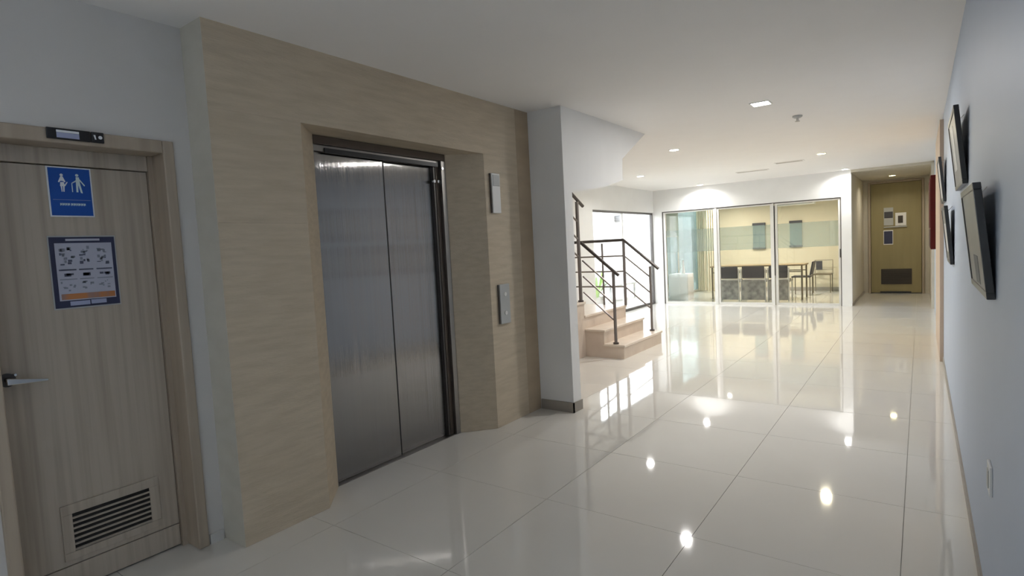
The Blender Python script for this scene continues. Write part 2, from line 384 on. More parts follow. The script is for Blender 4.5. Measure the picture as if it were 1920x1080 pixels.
notice(-0.672, -0.495, 1.075, 1.395, 'white_plastic', 'navy', 'lowest dark blue notice on the olive door', (-0.662, -0.505, 1.095, 1.375))
tag(box(-0.664, -0.245, 14.965, 15.0, 1.452, 1.475).build('notice_ledge', 'grey_plastic', bevel=0.003), 'thin grey ledge under the two upper notices on olive door', 'ledge')

# ------------------------------------------------------------------ restroom door (door_1)
d1 = thing('door_1', (-2.96, 0.9, 0), 'closed taupe wooden restroom door with a louvred vent', 'door', kind='structure')
fX0, fX1 = -3.06, -2.885
MB().box(fX0, fX1, 1.228, 1.278, 0, 1.997).box(fX0, fX1, 0.525, 0.572, 0, 1.997).box(fX0, fX1, 0.572, 1.228, 1.937, 1.997).build('frame', 'frame_wood', d1, bevel=0.006)
MB().box(-3.06, -3.005, 1.205, 1.228, 0, 1.937).box(-3.06, -3.005, 0.572, 0.592, 0, 1.937).build('door_stop', 'frame_wood', d1)
box(-3.06, -3.012, 0.592, 1.205, 1.866, 1.937).build('head_panel', 'door_wood', d1, bevel=0.003)
XD = -3.022
leaf = MB().box(-3.06, XD, 0.594, 1.203, 0.118, 1.862).build('leaf', 'door_wood', d1, bevel=0.003)
box(-3.06, XD, 0.594, 1.203, 0.008, 0.114).build('kick_rail', 'door_wood', leaf, bevel=0.003)
pv = MB().box(XD, XD+0.008, 0.735, 1.122, 0.345, 0.388).box(XD, XD+0.008, 0.735, 1.122, 0.142, 0.176).box(XD, XD+0.008, 0.735, 0.775, 0.176, 0.345).box(XD, XD+0.008, 1.082, 1.122, 0.176, 0.345)
vp = pv.build('vent_frame', 'door_wood', d1, bevel=0.002)
box(XD-0.001, XD+0.001, 0.775, 1.082, 0.176, 0.345).build('vent_shade', 'gap_shade', vp)  # near-black sheet on the leaf, painting the shade between the slats
for k in range(7):
    z = 0.184 + k*0.0235
    MB().quadbox([(XD+0.001, 0.775, z), (XD+0.009, 0.775, z-0.004), (XD+0.009, 1.082, z-0.004), (XD+0.001, 1.082, z)],
                 [(XD+0.001, 0.775, z+0.003), (XD+0.009, 0.775, z-0.0005), (XD+0.009, 1.082, z-0.0005), (XD+0.001, 1.082, z+0.003)]).build('vent_slat', 'door_wood', vp)
hd = MB().tube([(XD, 0.612, 0.975), (XD+0.010, 0.612, 0.975)], 0.028, 20).build('handle', 'dark_steel', d1, smooth=True)
MB().tube([(XD+0.008, 0.612, 0.975), (XD+0.045, 0.612, 0.975), (XD+0.052, 0.618, 0.974)], 0.010, 14).build('neck', 'dark_steel', hd, smooth=True)
MB().quadbox([(XD+0.040, 0.600, 0.960), (XD+0.060, 0.600, 0.960), (XD+0.052, 0.735, 0.950), (XD+0.043, 0.735, 0.950)],
             [(XD+0.040, 0.600, 0.988), (XD+0.060, 0.600, 0.988), (XD+0.052, 0.735, 0.962), (XD+0.043, 0.735, 0.962)]).build('lever', 'chrome', hd, bevel=0.004, seg=3)
MB().tube([(XD, 0.635, 0.995), (XD+0.028, 0.635, 0.995)], 0.005, 10).build('lock_pin', 'chrome', hd, smooth=True)

# blue restroom sign
sg = thing('restroom_sign', (XD, 0.892, 1.643), 'blue and white restroom sign with two figures on wooden door', 'sign')
box(XD+0.0005, XD+0.004, 0.812, 0.974, 1.643, 1.860).build('border', 'sign_white', sg, bevel=0.001)
box(XD+0.004, XD+0.0055, 0.818, 0.968, 1.649, 1.854).build('panel', 'sign_blue', sg)
px = XD+0.0055
def flat(polys, name, m, parent, t=0.0010, x=None, kind=None):
    mb = MB(); x = px if x is None else x
    for p in polys: mb.prism(p, 'x', x, x+t)
    o = mb.build(name, m, parent)
    if kind: o['kind'] = kind
    return o
def disc(cy, cz, r, n=14): return [(cy+r*math.cos(2*math.pi*k/n), cz+r*math.sin(2*math.pi*k/n)) for k in range(n)]
# figure on the left: head, cloak-like body, arms, skirt, legs
cy = 0.864
flat([disc(cy, 1.824, 0.0058), [(cy-0.004, 1.818), (cy+0.004, 1.818), (cy+0.013, 1.795), (cy+0.008, 1.793), (cy+0.005, 1.798), (cy-0.004, 1.799), (cy-0.010, 1.792), (cy-0.014, 1.794)],
      [(cy-0.006, 1.793), (cy+0.006, 1.794), (cy+0.010, 1.776), (cy-0.008, 1.776)], [(cy+0.008, 1.781), (cy+0.018, 1.796), (cy+0.020, 1.793), (cy+0.010, 1.776)],
      [(cy-0.006, 1.776), (cy-0.001, 1.776), (cy-0.001, 1.753), (cy-0.004, 1.751)], [(cy+0.002, 1.776), (cy+0.008, 1.776), (cy+0.006, 1.752), (cy+0.002, 1.752)]], 'woman_figure', 'sign_white', sg)
# figure on the right: head, torso, arms out, split legs, stick
cy = 0.921
flat([disc(cy-0.001, 1.826, 0.0060), [(cy-0.006, 1.818), (cy+0.006, 1.818), (cy+0.008, 1.790), (cy-0.007, 1.790)],
      [(cy-0.005, 1.806), (cy-0.005, 1.798), (cy-0.022, 1.789), (cy-0.023, 1.792)], [(cy+0.006, 1.812), (cy+0.007, 1.803), (cy+0.023, 1.779), (cy+0.026, 1.783)],
      [(cy-0.007, 1.790), (cy+0.001, 1.790), (cy-0.001, 1.752), (cy-0.008, 1.752)], [(cy+0.000, 1.790), (cy+0.008, 1.790), (cy+0.015, 1.748), (cy+0.008, 1.750)],
      [(cy-0.0235, 1.790), (cy-0.0205, 1.790), (cy-0.0205, 1.752), (cy-0.0235, 1.752)]], 'man_figure', 'sign_mint', sg)
flat([[(0.826, 1.7165), (0.962, 1.7165), (0.962, 1.7180), (0.826, 1.7180)]], 'divider', 'lavender', sg)
let = []; y = 0.850
for k, wd in enumerate((7, 8, 7, 9, 3, 8, 8, 6, 9, 8, 7)):
    w_ = wd*0.001
    if k == 4: y += 0.002; continue
    let += [[(y, 1.692), (y+w_*0.35, 1.692), (y+w_*0.35, 1.703), (y, 1.703)], [(y+w_*0.6, 1.6935), (y+w_*0.9, 1.6935), (y+w_*0.9, 1.703), (y+w_*0.6, 1.703)],
            [(y+w_*0.35, 1.6965), (y+w_*0.6, 1.6965), (y+w_*0.6, 1.700), (y+w_*0.35, 1.700)]]
    y += w_ + 0.0015
flat(let, 'lettering', 'sign_mint', sg, kind='stuff')

# notice board under it
nb = thing('notice_board', (XD, 0.916, 1.25), 'navy-framed information notice with orange strip on wooden door', 'notice')
def q(u, v):   # board coordinates: u 0..1 left-right, v 0..1 bottom-top
    return (0.796 + u*0.242, 1.247 + v*0.308)
def qb(u0, u1, v0, v1): return [q(u0, v0), q(u1, v0), q(u1, v1), q(u0, v1)]
flat([qb(-0.02, 1.02, -0.02, 1.02)], 'edge', 'grey_plastic', nb, 0.003, XD+0.0005)
flat([qb(0, 1, 0, 1)], 'frame', 'navy', nb, 0.002, XD+0.0035)
flat([qb(0.07, 0.945, 0.10, 0.915)], 'sheet', 'paper', nb, 0.001, XD+0.0055)
px = XD+0.0065
flat([qb(0.10, 0.93, 0.115, 0.195)], 'orange_strip', 'orange_print', nb, 0.0008)
flat([qb(0.24, 0.76, 0.945, 0.975)], 'top_clip', 'paper', nb, 0.003, XD+0.0055)
flat([qb(0.22, 0.52, 0.025, 0.085)], 'bottom_slot', 'lavender', nb, 0.001, XD+0.0055)
flat([qb(0.54, 0.78, 0.03, 0.09)], 'bottom_slot', 'lavender', nb, 0.001, XD+0.0055)
ink, gre = [], []
rr = random.Random(3)
for c0, c1 in ((0.10, 0.36), (0.40, 0.62), (0.67, 0.92)):
    ink.append(qb(c0, c1, 0.525, 0.545))
    gre.append(qb(c0, c1, 0.395, 0.408))
    for _ in range(16):
        u = rr.uniform(c0+0.02, c1-0.06); v = rr.uniform(0.60, 0.83); w_ = rr.uniform(0.02, 0.07); h_ = rr.uniform(0.010, 0.045)
        (ink if rr.random() < 0.4 else gre).append(qb(u, u+w_, v, v+h_))
    for _ in range(4):
        u = rr.uniform(c0+0.03, c1-0.09); ink.append(qb(u, u+0.06, 0.45+rr.uniform(-.01, .01), 0.485))
    for _ in range(7):
        u = rr.uniform(c0, c1-0.05); v = rr.uniform(0.23, 0.36); gre.append(qb(u, u+rr.uniform(0.01, 0.06), v, v+rr.uniform(0.01, 0.03)))
flat(ink, 'dark_print', 'ink', nb, 0.0006, kind='stuff'); flat(gre, 'grey_print', 'ink_grey', nb, 0.0005, kind='stuff')

# sliding sign on the door head
oc = thing('door_plate', (fX1, 0.89, 1.95), 'small black plate with white markings on restroom door frame head', 'sign')
fx = fX1
box(fx, fx+0.010, 0.790, 0.941, 1.952, 1.997).build('plate', 'black_plastic', oc, bevel=0.002)
box(fx, fx+0.010, 0.944, 0.990, 1.952, 1.997).build('plate', 'black_plastic', oc, bevel=0.002)
box(fx+0.010, fx+0.0115, 0.822, 0.900, 1.980, 1.989).build('strip', 'sign_white', oc)
box(fx+0.010, fx+0.0110, 0.822, 0.900, 1.958, 1.979).build('strip', 'lavender', oc)
MB().prism([(0.951, 1.984), (0.958, 1.984), (0.961, 1.965), (0.956, 1.965)], 'x', fx+0.010, fx+0.0115).build('mark', 'sign_white', oc)
MB().prism(disc(0.976, 1.975, 0.0075), 'x', fx+0.010, fx+0.0115).build('mark', 'sign_white', oc)

# ------------------------------------------------------------------ elevator
el = thing('elevator', (-2.94, 2.63, 0), 'brushed steel two-panel elevator door in the stone recess', 'elevator')
XP = -2.945
box(XB+0.002, XP, 2.068, 2.625, 0.006, 2.048).build('door_panel', 'brushed_steel', el, bevel=0.002)
box(XB+0.002, XP-0.012, 2.629, 3.118, 0.006, 2.048).build('door_panel', 'brushed_steel', el, bevel=0.002)
box(-2.957, -2.9435, 2.6255, 2.6335, 0.006, 2.048).build('seam_shade', 'black_plastic', el)  # dark strip painting the shaded seam between the door panels
box(XB+0.002, -2.902, 2.064, 3.202, 2.088, 2.138).build('head_frame', 'bronze', el, bevel=0.002)
box(XB+0.002, -2.922, 2.064, 3.150, 2.050, 2.087).build('transom', 'steel_frame', el, bevel=0.001)
box(-2.921, -2.911, 2.15, 3.135, 2.043, 2.071).build('track_slot', 'black_plastic', el)
box(XB+0.002, -2.899, 3.155, 3.201, 0, 2.087).build('jamb', 'steel_frame', el, bevel=0.002)
box(XB+0.002, -2.925, 3.120, 3.153, 0, 2.048).build('jamb_reveal', 'bronze', el)
box(XB+0.002, -2.93, 3.10, 3.119, 0.006, 2.048).build('edge_strip', 'dark_steel', el)
box(XB+0.002, -2.905, 2.064, 3.15, -0.001, 0.004).build('sill', 'steel_frame', el)
for y in (3.095, 3.140):
    MB().tube([(-2.93, y, 1.935), (-2.915, y, 1.935)], 0.012, 12).build('bolt_glint', 'chrome', el, smooth=True)  # chrome discs in place of the light streak's glints on the jamb
MB().tube([(-2.90, 3.165, 2.03), (-2.893, 3.165, 2.03)], 0.010, 12).build('bolt_glint', 'chrome', el, smooth=True)

ln = thing('hall_lantern', (XS, 3.53, 1.69), 'slim white elevator indicator high on the stone wall', 'indicator')
box(XS, XS+0.022, 3.482, 3.584, 1.690, 1.998).build('housing', 'white_plastic', ln, bevel=0.004)
box(XS+0.022, XS+0.026, 3.492, 3.574, 1.90, 1.985).build('lens', 'grey_plastic', ln, bevel=0.001)
box(XS+0.0005, XS+0.018, 3.474, 3.4815, 1.692, 1.996).build('dark_side_strip', 'alu_dark', ln)  # dark strip along the near side of the housing
cp = thing('call_panel', (XS, 3.575, 0.815), 'slim steel elevator call panel low on the stone wall', 'call panel')
box(XS, XS+0.020, 3.512, 3.640, 0.815, 1.130).build('plate', 'grey_plastic', cp, bevel=0.004)
box(XS+0.0005, XS+0.016, 3.503, 3.5115, 0.818, 1.128).build('dark_side_strip', 'alu_dark', cp)  # dark strip along the near side of the plate
for z in (0.90, 1.05):
    MB().tube([(XS+0.020, 3.576, z), (XS+0.026, 3.576, z)], 0.016, 16).build('button', 'alu', cp, smooth=True)

# ------------------------------------------------------------------ stairs
RISE, FR = 0.175, (-2.92, -3.18, -3.44)
YN, YFAR = 6.24, 7.46
st = thing('staircase', (-3.6, 6.85, 0), 'beige marble stairs rising left beside the tall window', 'stairs')
for k in range(3):
    zt = RISE*(k+1); xb = FR[k+1] if k < 2 else -4.88
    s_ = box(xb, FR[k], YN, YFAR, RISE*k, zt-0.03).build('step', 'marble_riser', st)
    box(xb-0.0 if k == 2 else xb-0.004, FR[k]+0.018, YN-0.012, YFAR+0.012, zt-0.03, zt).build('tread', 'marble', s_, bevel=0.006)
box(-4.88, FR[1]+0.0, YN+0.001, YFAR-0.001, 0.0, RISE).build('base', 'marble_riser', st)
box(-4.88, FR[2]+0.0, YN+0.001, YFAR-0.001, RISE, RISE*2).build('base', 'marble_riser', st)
z0 = RISE*3
for k in range(7):
    zt = z0 + RISE*(k+1); yb = YN - 0.26*k
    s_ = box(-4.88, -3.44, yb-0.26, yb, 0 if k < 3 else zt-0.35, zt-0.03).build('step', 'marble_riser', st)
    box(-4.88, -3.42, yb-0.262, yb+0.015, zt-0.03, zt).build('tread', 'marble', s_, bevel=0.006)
box(-3.47, -3.425, YN-0.26*3-0.02, YN-0.78+0.0, 0, 1.0).build('stringer', 'marble_riser', st)

def railing(name, label, segs):
    t = bpy.data.objects.new(name, None); COL.objects.link(t); t.parent = st; t.location = Vector(segs['base'])-st.location; WORLD[t.name] = Vector(segs['base']); t['label'] = label
    for p, q_, r in segs['posts']:
        MB().tube([p, q_], r, 12).build('post', 'rail_steel', t, smooth=True)
    for pts in segs['hand']:
        MB().tube(pts, 0.021, 12).build('handrail', 'dark_steel', t, smooth=True)
    for pts in segs['bars']:
        MB().tube(pts, 0.011, 8).build('rod', 'rail_steel', t, smooth=True)
    for p in segs.get('feet', []):
        MB().tube([p, (p[0], p[1], p[2]+0.02)], 0.035, 14).build('foot', 'dark_steel', t, smooth=True)
    return t
ny = 6.28
near = dict(base=(-3.05, ny, RISE), posts=[((-3.04, ny, RISE), (-3.04, ny, 1.06), 0.019)],
            hand=[[(-2.97, ny, 1.02), (-3.47, ny, 1.44)]],
            bars=[[(-3.04, ny, 0.86), (-3.46, ny, 1.215)], [(-3.04, ny, 0.66), (-3.46, ny, 1.015)], [(-3.04, ny, 0.46), (-3.46, ny, 0.815)]], feet=[(-3.04, ny, RISE)])
railing('railing', 'dark steel railing on the near side of the short flight', near)
fy = 7.41
far = dict(base=(-3.05, fy, RISE), posts=[((-3.03, fy, RISE), (-3.03, fy, 1.07), 0.017), ((-3.41, fy, 3*RISE), (-3.41, fy, 1.45), 0.019), ((-3.75, fy, 3*RISE), (-3.75, fy, 1.42), 0.014), ((-4.35, fy, 3*RISE), (-4.35, fy, 1.45), 0.017)],
           hand=[[(-2.91, fy, 1.035), (-3.41, fy, 1.455), (-4.80, fy, 1.455)]],
           bars=[[(-3.03, fy, 0.92), (-3.41, fy, 1.23), (-4.80, fy, 1.23)], [(-3.03, fy, 0.70), (-3.41, fy, 1.01), (-4.80, fy, 1.01)], [(-3.03, fy, 0.48), (-3.41, fy, 0.79), (-4.80, fy, 0.79)]], feet=[(-3.03, fy, RISE)])
railing('railing', 'dark steel railing on the window side of the stairs', far)
ux = -3.455
up = dict(base=(ux, 6.1, z0+RISE), posts=[((ux, 6.19, z0+RISE), (ux, 6.19, 1.95), 0.022)],
          hand=[[(ux, 6.34, 1.90), (ux, 5.2, 2.50)]],
          bars=[[(ux, 6.19, 1.70-0.22*k), (ux, 5.6, 1.70-0.22*k+0.32)] for k in range(3)], feet=[(ux, 6.19, z0+RISE)])
railing('railing', 'railing of the upper flight partly behind the white column', up)

# ------------------------------------------------------------------ right wall: tilted pictures, switch, panel, cabinet
def picture(ya, yb, zb, zt, label, light):
    t = thing('wall_picture', (XR, (ya+yb)/2, zb), label, 'picture', 'tilted pictures on the blue-grey wall')
    th = 0.022; xb, xt = 0.187, 0.150       # front plane: x at the bottom and at the top (leans forward)
    def fx_(z, d): return xb + (xt-xb)*(z-zb)/(zt-zb) + d
    def slab(a, b, c, d, d0, d1):
        return [(fx_(c, d0), a, c), (fx_(c, d1), a, c), (fx_(c, d1), b, c), (fx_(c, d0), b, c)], [(fx_(d, d0), a, d), (fx_(d, d1), a, d), (fx_(d, d1), b, d), (fx_(d, d0), b, d)]
    k = -0.004 - th + 0.006
    w = 0.022; fr_ = MB()
    for a, b, c, d in ((ya, yb, zb, zb+w), (ya, yb, zt-w, zt), (ya, ya+w, zb+w, zt-w), (yb-w, yb, zb+w, zt-w)): fr_.quadbox(*slab(a, b, c, d, k, k+th))
    fr_.build('frame', 'frame_black', t, bevel=0.002)
    MB().quadbox(*slab(ya+w, yb-w, zb+w, zt-w, k+0.004, k+th-0.006)).build('print', 'print_grey', t)
    e = light
    MB().quadbox(*slab(ya+(yb-ya)*e[0], ya+(yb-ya)*e[1], zb+(zt-zb)*e[2], zb+(zt-zb)*e[3], k+0.003, k+0.0045)).build('image', 'print_light' if e[4] else 'chair_slate', t)
    # hanging wire behind
    MB().tube([(fx_(zt-0.04, k+th), (ya+yb)/2, zt-0.04), (XR, (ya+yb)/2, zt+0.0)], 0.002, 6).build('wire', 'chrome', t)
picture(2.30, 2.95, 1.165, 1.535, 'large near picture in black frame, lower of the pair nearest the viewer', (0.35, 0.6, 0.08, 0.35, 0))
picture(3.60, 4.30, 1.610, 2.000, 'upper black-framed picture with a light streak, nearest of the upper ones', (0.45, 0.75, 0.25, 0.85, 1))
picture(5.00, 5.62, 1.135, 1.550, 'lower black-framed picture farther along the blue-grey wall', (0.3, 0.7, 0.2, 0.7, 1))
picture(6.55, 7.20, 1.635, 2.045, 'farthest black-framed picture, just before the wooden wall panel', (0.2, 0.8, 0.1, 0.9, 1))
sw = thing('light_switch', (XR, 2.43, 0.53), 'small pale switch plate low on the blue-grey wall', 'switch')
box(XR-0.008, XR, 2.37, 2.46, 0.50, 0.60).build('plate', 'white_plastic', sw, bevel=0.002)
box(XR-0.011, XR-0.008, 2.395, 2.435, 0.52, 0.58).build('rocker', 'grey_plastic', sw, bevel=0.001)
wpn = thing('wall_panel', (0.17, 8.4, 0), 'tall light wooden panel standing against the right wall', 'panel')
box(0.157, XR, 7.30, 8.28, 0.0, 2.49).build('board', 'panel_wood', wpn, bevel=0.003)
box(0.157, XR, 8.285, 9.26, 0.0, 2.49).build('board', 'panel_wood', wpn, bevel=0.003)
rc = thing('hose_cabinet', (0.15, 10.1, 1.11), 'dark red wall cabinet beyond the wooden panel', 'cabinet')
box(0.105, XR-0.001, 9.45, 10.7, 1.11, 2.10).build('body', 'red_enamel', rc, bevel=0.006)
box(0.097, 0.105, 9.50, 10.65, 1.40, 2.06).build('door', 'red_enamel', rc, bevel=0.003)
box(0.099, 0.105, 9.50, 10.65, 1.13, 1.38).build('lower_panel', 'red_dark', rc, bevel=0.003)

# ------------------------------------------------------------------ ceiling fixtures
def downlight(x, y, label, power, col, z=H, square=False, m='led_white', r=0.056, spread=150):
    t = thing('downlight', (x, y, z), label, 'ceiling light', 'recessed ceiling lights')
    if square:
        h = 0.068; tr = MB()
        for a in ((-h-.012, h+.012, -h-.012, -h), (-h-.012, h+.012, h, h+.012), (-h-.012, -h, -h, h), (h, h+.012, -h, h)): tr.box(x+a[0], x+a[1], y+a[2], y+a[3], z-0.006, z)
        tr.build('trim_ring', 'white_plastic', t)
        box(x-h, x+h, y-h, y+h, z-0.004, z-0.001).build('diffuser', m, t)
        area('lamp', (x, y, z-0.008), (0, 0, 0), 0.13, 0.13, power, col, 'SQUARE', spread=spread, parent=t)
    else:
        MB().lathe([(r, 0), (r+0.014, 0), (r+0.012, -0.006), (r, -0.006), (r, 0)], (x, y, z), 24).build('trim_ring', 'white_plastic', t)
        MB().lathe([(r, -0.001), (r, -0.004)], (x, y, z), 24).build('diffuser', m, t)
        area('lamp', (x, y, z-0.008), (0, 0, 0), r*2, r*2, power, col, 'DISK', spread=spread, parent=t)
WH, WM, YL = (1, 0.98, 0.955), (1, 0.92, 0.80), (1, 0.91, 0.66)
downlight(-1.12, 5.33, 'square recessed ceiling light nearest the viewer', 16, WH, square=True, spread=180)
downlight(-2.52, 7.08, 'round ceiling light near the angled stair soffit', 16, WH)
downlight(-1.16, 9.33, 'round ceiling light between the detector and the alcove', 15, YL, m='led_warm', spread=180)
downlight(-3.75, 12.02, 'ceiling light washing the white wall over the partition', 9, WH)
downlight(-1.12, 12.05, 'ceiling light washing the white pier beside the alcove', 6, WH, r=0.05)
downlight(-3.92, 9.30, 'ceiling light beside the tall window behind the soffit', 7, WH)
downlight(-0.47, 14.0, 'ceiling light inside the door alcove', 5, WM, z=2.505, m='led_warm')
downlight(-3.90, 14.4, 'ceiling light in the left of the meeting room', 24, WM)
downlight(-2.17, 14.0, 'ceiling light in the right of the meeting room', 22, WM)
sd = thing('smoke_detector', (-0.967, 6.163, H), 'small grey detector on ceiling between the square and round lights', 'detector')
MB().lathe([(0.045, 0), (0.045, -0.012), (0.03, -0.022)], (-0.967, 6.163, H), 20).build('base', 'grey_plastic', sd, smooth=True)
MB().lathe([(0.012, -0.022), (0.012, -0.05), (0.022, -0.052), (0.022, -0.056)], (-0.967, 6.163, H), 14).build('sensor', 'vent_ceiling', sd, smooth=True)
for (x0_, x1_, yc, lab) in ((-2.64, -2.11, 10.52, 'slim slot air vent on ceiling, the one nearer the stairs'), (-1.88, -1.46, 9.83, 'slim slot air vent on ceiling, the one nearer the alcove')):
    v = thing('ceiling_vent', ((x0_+x1_)/2, yc, H), lab, 'vent', 'ceiling slot vents')
    box(x0_, x1_, yc-0.06, yc+0.06, H-0.008, H).build('frame', 'ceiling_paint', v, bevel=0.003)
    for k in range(3): box(x0_+0.02, x1_-0.02, yc-0.04+k*0.032, yc-0.024+k*0.032, H-0.011, H-0.008).build('slot', 'vent_ceiling', v)

# ------------------------------------------------------------------ meeting room behind the glass
struct('wall_room_back', box(-5.05, -1.20, 15.6, 15.75, 0, H), 'cream_wall', 'cream back wall of the glazed meeting room', 'wall')
struct('baseboard_room', box(-4.4, -1.20, 15.585, 15.6, 0, 0.09), 'plinth', 'dark skirting of the meeting room back wall', 'baseboard')
struct('wall_room_right', box(-1.215, -1.20, YF+0.13, 15.6, 0, H), 'cream_wall', 'cream side wall of the meeting room', 'wall')
w3 = thing('window_3', (-4.98, 14.0, 0), 'window of the meeting room towards the patio garden', 'window', kind='structure')
MB().box(-5.02, -4.96, 12.45, 15.6, 2.30, H).box(-5.02, -4.96, 12.45, 12.50, 0, 2.3).box(-5.02, -4.96, 13.98, 14.03, 0, 2.3).box(-5.02, -4.96, 15.55, 15.6, 0, 2.3).box(-5.02, -4.96, 12.5, 15.55, 0, 0.05).build('frame', 'alu', w3)
box(-4.995, -4.985, 12.5, 13.98, 0.05, 2.3).build('glass_pane', 'teal_glass', w3)
box(-4.995, -4.985, 14.03, 15.55, 0.05, 2.3).build('glass_pane', 'teal_glass', w3)

rb = thing('roller_blind', (-4.94, 13.3, 1.5), 'half-lowered grey-green roller blind at the meeting room window', 'blind')
box(-4.945, -4.940, 12.52, 14.0, 1.52, 2.27).build('fabric', 'picture_teal', rb)
MB().tube([(-4.93, 12.5, 2.28), (-4.93, 14.02, 2.28)], 0.022, 12).build('roller', 'alu', rb, smooth=True)
box(-4.952, -4.932, 12.52, 14.0, 1.50, 1.52).build('bottom_bar', 'alu', rb)
tb = thing('meeting_table', (-3.0, 13.65, 0), 'long brown wooden meeting table behind the dark chairs', 'table')
box(-4.0, -2.03, 13.38, 14.05, 0.735, 0.765).build('table_top', 'table_wood', tb, bevel=0.004)
MB().box(-3.95, -2.07, 13.42, 13.44, 0.60, 0.62).box(-3.95, -2.07, 14.0, 14.02, 0.60, 0.62).build('apron', 'table_metal', tb)
for x, y in ((-3.96, 13.42), (-2.07, 13.42), (-3.96, 14.01), (-2.07, 14.01)):
    MB().tube([(x, y, 0), (x, y, 0.735)], 0.018, 10).build('leg', 'table_metal', tb, smooth=True)

def dark_chair(xa, xb, label):
    y = 13.0; c = thing('office_chair', ((xa+xb)/2, y+0.2, 0), label, 'chair', 'dark chairs in front of the meeting table')
    box(xa+0.02, xb-0.02, y, y+0.05, 0.50, 0.765).build('backrest', 'chair_slate', c, bevel=0.02, seg=3)
    box(xa+0.01, xb-0.01, y+0.01, y+0.42, 0.40, 0.47).build('seat', 'mottled', c, bevel=0.02, seg=3)
    box(xa+0.015, xb-0.015, y+0.005, y+0.03, 0.03, 0.44).build('skirt', 'mottled', c, bevel=0.004)
    for x in (xa, xb-0.0):
        MB().tube([(x, y+0.02, 0), (x, y+0.02, 0.72)], 0.014, 10).build('leg', 'alu', c, smooth=True)
        MB().tube([(x, y+0.40, 0), (x, y+0.40, 0.42)], 0.014, 10).build('leg', 'alu', c, smooth=True)
dark_chair(-3.74, -3.27, 'dark-backed grey chair nearest the curtain behind the glass')
dark_chair(-3.22, -2.72, 'dark-backed grey chair in the middle of the three behind the glass')
dark_chair(-2.67, -2.26, 'dark-backed grey chair behind the right glass mullion')

def side_chair(o, ang, label, m_back, wire):
    c = thing('side_chair', o, label, 'chair')
    def P(x, y, z): 
        ca, sa = math.cos(ang), math.sin(ang)
        return (o[0]+x*ca-y*sa, o[1]+x*sa+y*ca, z)
    def bx(x0, x1, y0, y1, z0, z1, lean=0): return MB().quadbox([P(x0, y0, z0), P(x1, y0, z0), P(x1, y1, z0), P(x0, y1, z0)], [P(x0, y0+lean, z1), P(x1, y0+lean, z1), P(x1, y1+lean, z1), P(x0, y1+lean, z1)])
    bx(-0.20, 0.20, -0.20, 0.20, 0.42, 0.45).build('seat', 'chair_black' if not wire else 'table_metal', c, bevel=0.008)
    if wire:
        MB().tube([P(-0.19, 0.20, 0.45), P(-0.19, 0.22, 0.76), P(0.19, 0.22, 0.76), P(0.19, 0.20, 0.45)], 0.008, 8).build('back_frame', 'table_metal', c, smooth=True)
        bx(-0.17, -0.03, 0.205, 0.215, 0.52, 0.74).build('backrest', 'chair_slate', c, bevel=0.004)
        MB().tube([P(-0.19, 0.21, 0.53), P(0.19, 0.21, 0.53)], 0.006, 8).build('rod', 'table_metal', c, smooth=True)
    else:
        bx(-0.20, 0.20, 0.17, 0.20, 0.47, 0.78, 0.06).build('backrest', m_back, c, bevel=0.012, seg=3)
        for x in (-0.17, 0.17): MB().tube([P(x, 0.18, 0.43), P(x, 0.20, 0.52)], 0.010, 8).build('back_post', 'table_metal', c, smooth=True)
    for x in (-0.18, 0.18):
        for y in (-0.18, 0.18): MB().tube([P(x, y, 0), P(x, y, 0.42)], 0.010, 8).build('leg', 'table_metal', c, smooth=True)
side_chair((-2.22, 14.45, 0), -math.pi/2, 'black chair side-on at the right end of the meeting table', 'chair_black', False)
side_chair((-1.90, 15.22, 0), 0.0, 'wire-backed chair against the cream back wall', 'chair_slate', True)

for x0_, x1_, z0_, z1_, lab in ((-3.53, -3.24, 1.10, 1.70, 'framed grey-green picture on cream wall, left of the pair'), (-2.66, -2.39, 1.12, 1.70, 'framed grey-green picture on cream wall, right of the pair')):
    p = thing('framed_picture', ((x0_+x1_)/2, 15.6, z0_), lab, 'picture', 'pictures in the meeting room')
    box(x0_, x1_, 15.57, 15.6, z0_, z1_).build('print', 'picture_teal', p)
    box(x0_-0.01, x1_+0.01, 15.555, 15.6, z1_-0.01, z1_+0.055).build('top_rail', 'chair_slate', p, bevel=0.003)
    box(x0_-0.01, x1_+0.01, 15.555, 15.6, z0_-0.02, z0_+0.02).build('bottom_rail', 'chair_slate', p, bevel=0.003)
ac = thing('air_conditioner', (-2.5, 15.5, 2.13), 'long white wall unit high on the cream back wall', 'air conditioner')
box(-2.95, -2.07, 15.40, 15.6, 2.13, 2.38).build('body', 'white_plastic', ac, bevel=0.02, seg=3)
box(-2.90, -2.12, 15.39, 15.41, 2.15, 2.19).build('louvre', 'grey_plastic', ac, bevel=0.003)

